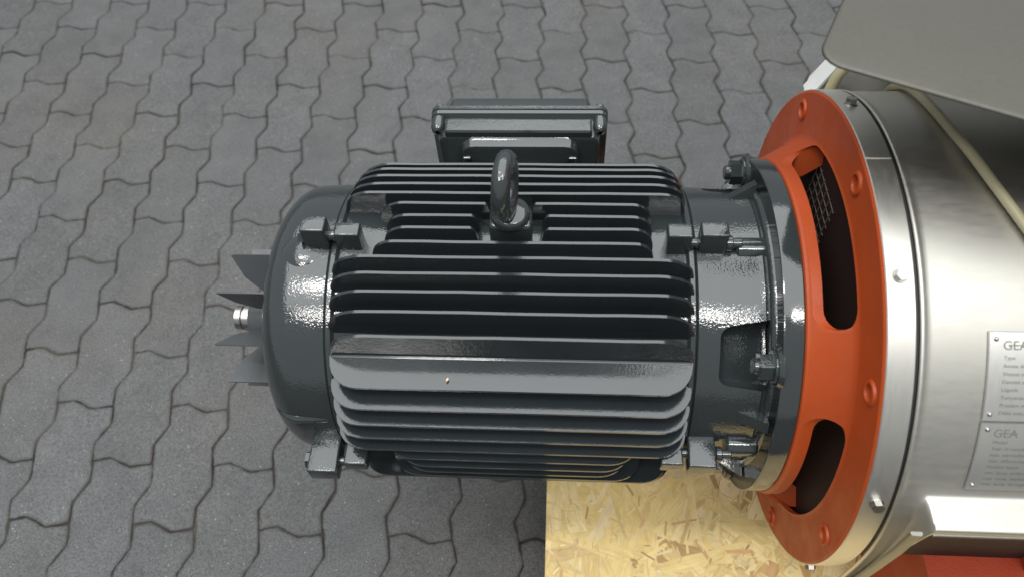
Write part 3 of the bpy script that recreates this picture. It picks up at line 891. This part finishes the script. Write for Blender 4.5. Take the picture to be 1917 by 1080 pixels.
s1 = ['Type', 'Année de construction', 'Vitesse nominale', 'Densité max.', 'Liquide', 'Température max.', 'Pression max.', 'Débit mini,maxi']
s2 = ['Model', 'Year of manufacture', 'max. admissible', 'max. differential', 'Medium liquid', 'min. temp. ambient', 'max. temp. medium', 'max. temp. through']
nameplate(0.0, 79.6, [(s, 13.0, 24.5 + 6.95 * i) for i, s in enumerate(s1)], 16.0)
nameplate(80.4, 152.0, [(s, 13.0, 101.0 + 6.3 * i) for i, s in enumerate(s2)], 94.5)

# grey matt steel cover standing on the hood
cov = empty('control_cabinet', (0.45, 0.12, 0.77), 'flat matt grey steel cabinet with rounded corner above the pump hood', 'cabinet')
def covpart(name, bm, m, sm=40):
    o = link(name, bm, m, cov, sm); return o
ca = R_(-24.6)
def cv(x, y, z):                       # cabinet frame -> offset from its base point (mm)
    X, Y = x * math.cos(ca) - y * math.sin(ca), x * math.sin(ca) + y * math.cos(ca)
    return V(271 - 450 + X, 9 - 120 + Y, z - 770)
bm = bmesh.new()
ZT = 487 + 400
prof = []
O = rrect(0, 900, 0, 700, 14, 6)
levels = [(1, ZT - 3.2), (0, ZT - 2.6), (0, ZT - 1.8), (0.6, ZT - 0.8), (1.6, ZT - 0.2), (4, ZT)]
rings = []
for d, z in levels:
    rings.append([bm.verts.new(cv(max(d, min(900 - d, x)), max(d, min(700 - d, y)), z)) for x, y in rrect(d, 900 - d, d, 700 - d, max(2, 22 - d), 6)])
n = len(rings[0])
for A, B in zip(rings, rings[1:]):
    for i in range(n): bm.faces.new((A[i], A[(i + 1) % n], B[(i + 1) % n], B[i]))
bm.faces.new(rings[-1]); bm.faces.new(rings[0][::-1])
covpart('lid', bm, 'steel_matt')
bm = bmesh.new(); a_ = [bm.verts.new(cv(x, y, z)) for z in (771, ZT - 3.4) for x, y in ((300, 230), (860, 230), (860, 660), (300, 660))]
for f in ((0, 3, 2, 1), (4, 5, 6, 7), (0, 1, 5, 4), (1, 2, 6, 5), (2, 3, 7, 6), (3, 0, 4, 7)): bm.faces.new([a_[i] for i in f])
bevel_all(bm, 4, 2); covpart('cabinet_body', bm, 'steel_matt')

# cream hose lying over the hood
def spline(P, n=10):
    out = []
    for i in range(len(P) - 1):
        p0, p1, p2, p3 = Vector(P[max(i - 1, 0)]), Vector(P[i]), Vector(P[i + 1]), Vector(P[min(i + 2, len(P) - 1)])
        for k in range(n):
            t = k / n
            out.append(0.5 * ((2 * p1) + (-p0 + p2) * t + (2 * p0 - 5 * p1 + 4 * p2 - p3) * t * t + (-p0 + 3 * p1 - 3 * p2 + p3) * t ** 3))
    out.append(Vector(P[-1])); return out
bm = bmesh.new()
def hp(x, ang, r): a = R_(ang); return (x * MM, -r * math.cos(a) * MM, (Z_AX + r * math.sin(a) + x * TILT) * MM)
tube(bm, spline([hp(520, 165, 286), hp(470, 148, 286), hp(440, 122, 285), hp(440, 97, 285), hp(455, 85, 285), hp(473, 76, 285), hp(500, 66, 285), hp(540, 55, 286), hp(600, 45, 286), hp(700, 38, 286)]), 0.0046, 14)
o = link('hose', bm, 'hose', None, 60); o['label'] = 'thin cream yellow hose running over the steel hood beside the grey cabinet'; o['category'] = 'hose'
bm = bmesh.new()
tube(bm, spline([(0.386, 0.215, 0.66), (0.392, 0.222, 0.690), (0.405, 0.226, 0.706), (0.425, 0.228, 0.712), (0.460, 0.232, 0.716), (0.52, 0.24, 0.716)]), 0.0065, 14)
o = link('hose', bm, 'hose', None, 60); o['label'] = 'short cream hose bending behind the white bracket at the back of the hood'; o['category'] = 'hose'
# white bracket behind the hood
wb = empty('mounting_bracket', (0.40, 0.25, 0.60), 'white folded metal bracket with round hole behind the steel hood', 'bracket')
bm = bmesh.new()
def wl(x, y, z): return V(x - 400, y - 250, z - 600)
outl = [(378, 560), (378, 652), (400, 700), (560, 735), (560, 560)]
prism(bm, outl, lambda x, z: wl(x, 262, z), lambda x, z: wl(x, 266, z)); bevel_all(bm, 1, 1)
br = link('back_plate', bm, 'white', wb, 40)
bm = bmesh.new()
prism(bm, [(262, 0), (230, -2)], lambda a, b: wl(378, a, 655), lambda a, b: wl(378, a, 655)) if False else None
q = [wl(376, 262, 640), wl(401, 262, 702), wl(401, 236, 702), wl(376, 236, 640)]
off = Vector((-0.0028, 0, 0.0011))
a_ = [bm.verts.new(p) for p in q] + [bm.verts.new(p + off) for p in q]
for f in ((0, 1, 2, 3), (7, 6, 5, 4), (0, 4, 5, 1), (1, 5, 6, 2), (2, 6, 7, 3), (3, 7, 4, 0)): bm.faces.new([a_[i] for i in f])
bevel_all(bm, 0.8, 1); link('folded_edge', bm, 'white', wb, 40)
bm = bmesh.new()
rg = []
for i in range(28):
    a = 2 * PI * i / 28; rg.append(bm.verts.new(wl(424 + 9 * math.cos(a), 261.4, 690 + 9 * math.sin(a))))
bm.faces.new(rg); link('hole', bm, 'rubber', wb)  # flat black disc painted for the dark of the opening; plate is uncut
bm = bmesh.new(); xcyl(bm, 0, 16, 0, 0, 6, 16, 1); xcyl(bm, 6, 10, 0, 0, 9, 6, 0.5)
for v in bm.verts: v.co += wl(446, 240, 700)
link('cable_gland', bm, 'white', wb, 40)

# a splinter of wood that fell on the broad level fin
bm = bmesh.new(); prism(bm, [(-2.6, -0.9), (0.4, -1.3), (2.4, -0.2), (1.8, 0.9), (-1.2, 1.1)], lambda x, y: V(x, y, 0), lambda x, y: V(x * 0.8, y * 0.7, 1.0))
o = link('wood_chip', bm, 'osb', None, None); o.location = (-0.043, -0.148, (Z_AX + 119.6) * MM); o.rotation_euler = (0, 0, 1.1)
lay = o.data.color_attributes.new('strand', 'FLOAT_COLOR', 'CORNER')
for d in lay.data: d.color = (0.85, 0.62, 0.28, 1)
o['label'] = 'tiny pale wood splinter lying on the broad level motor fin'; o['category'] = 'wood chip'
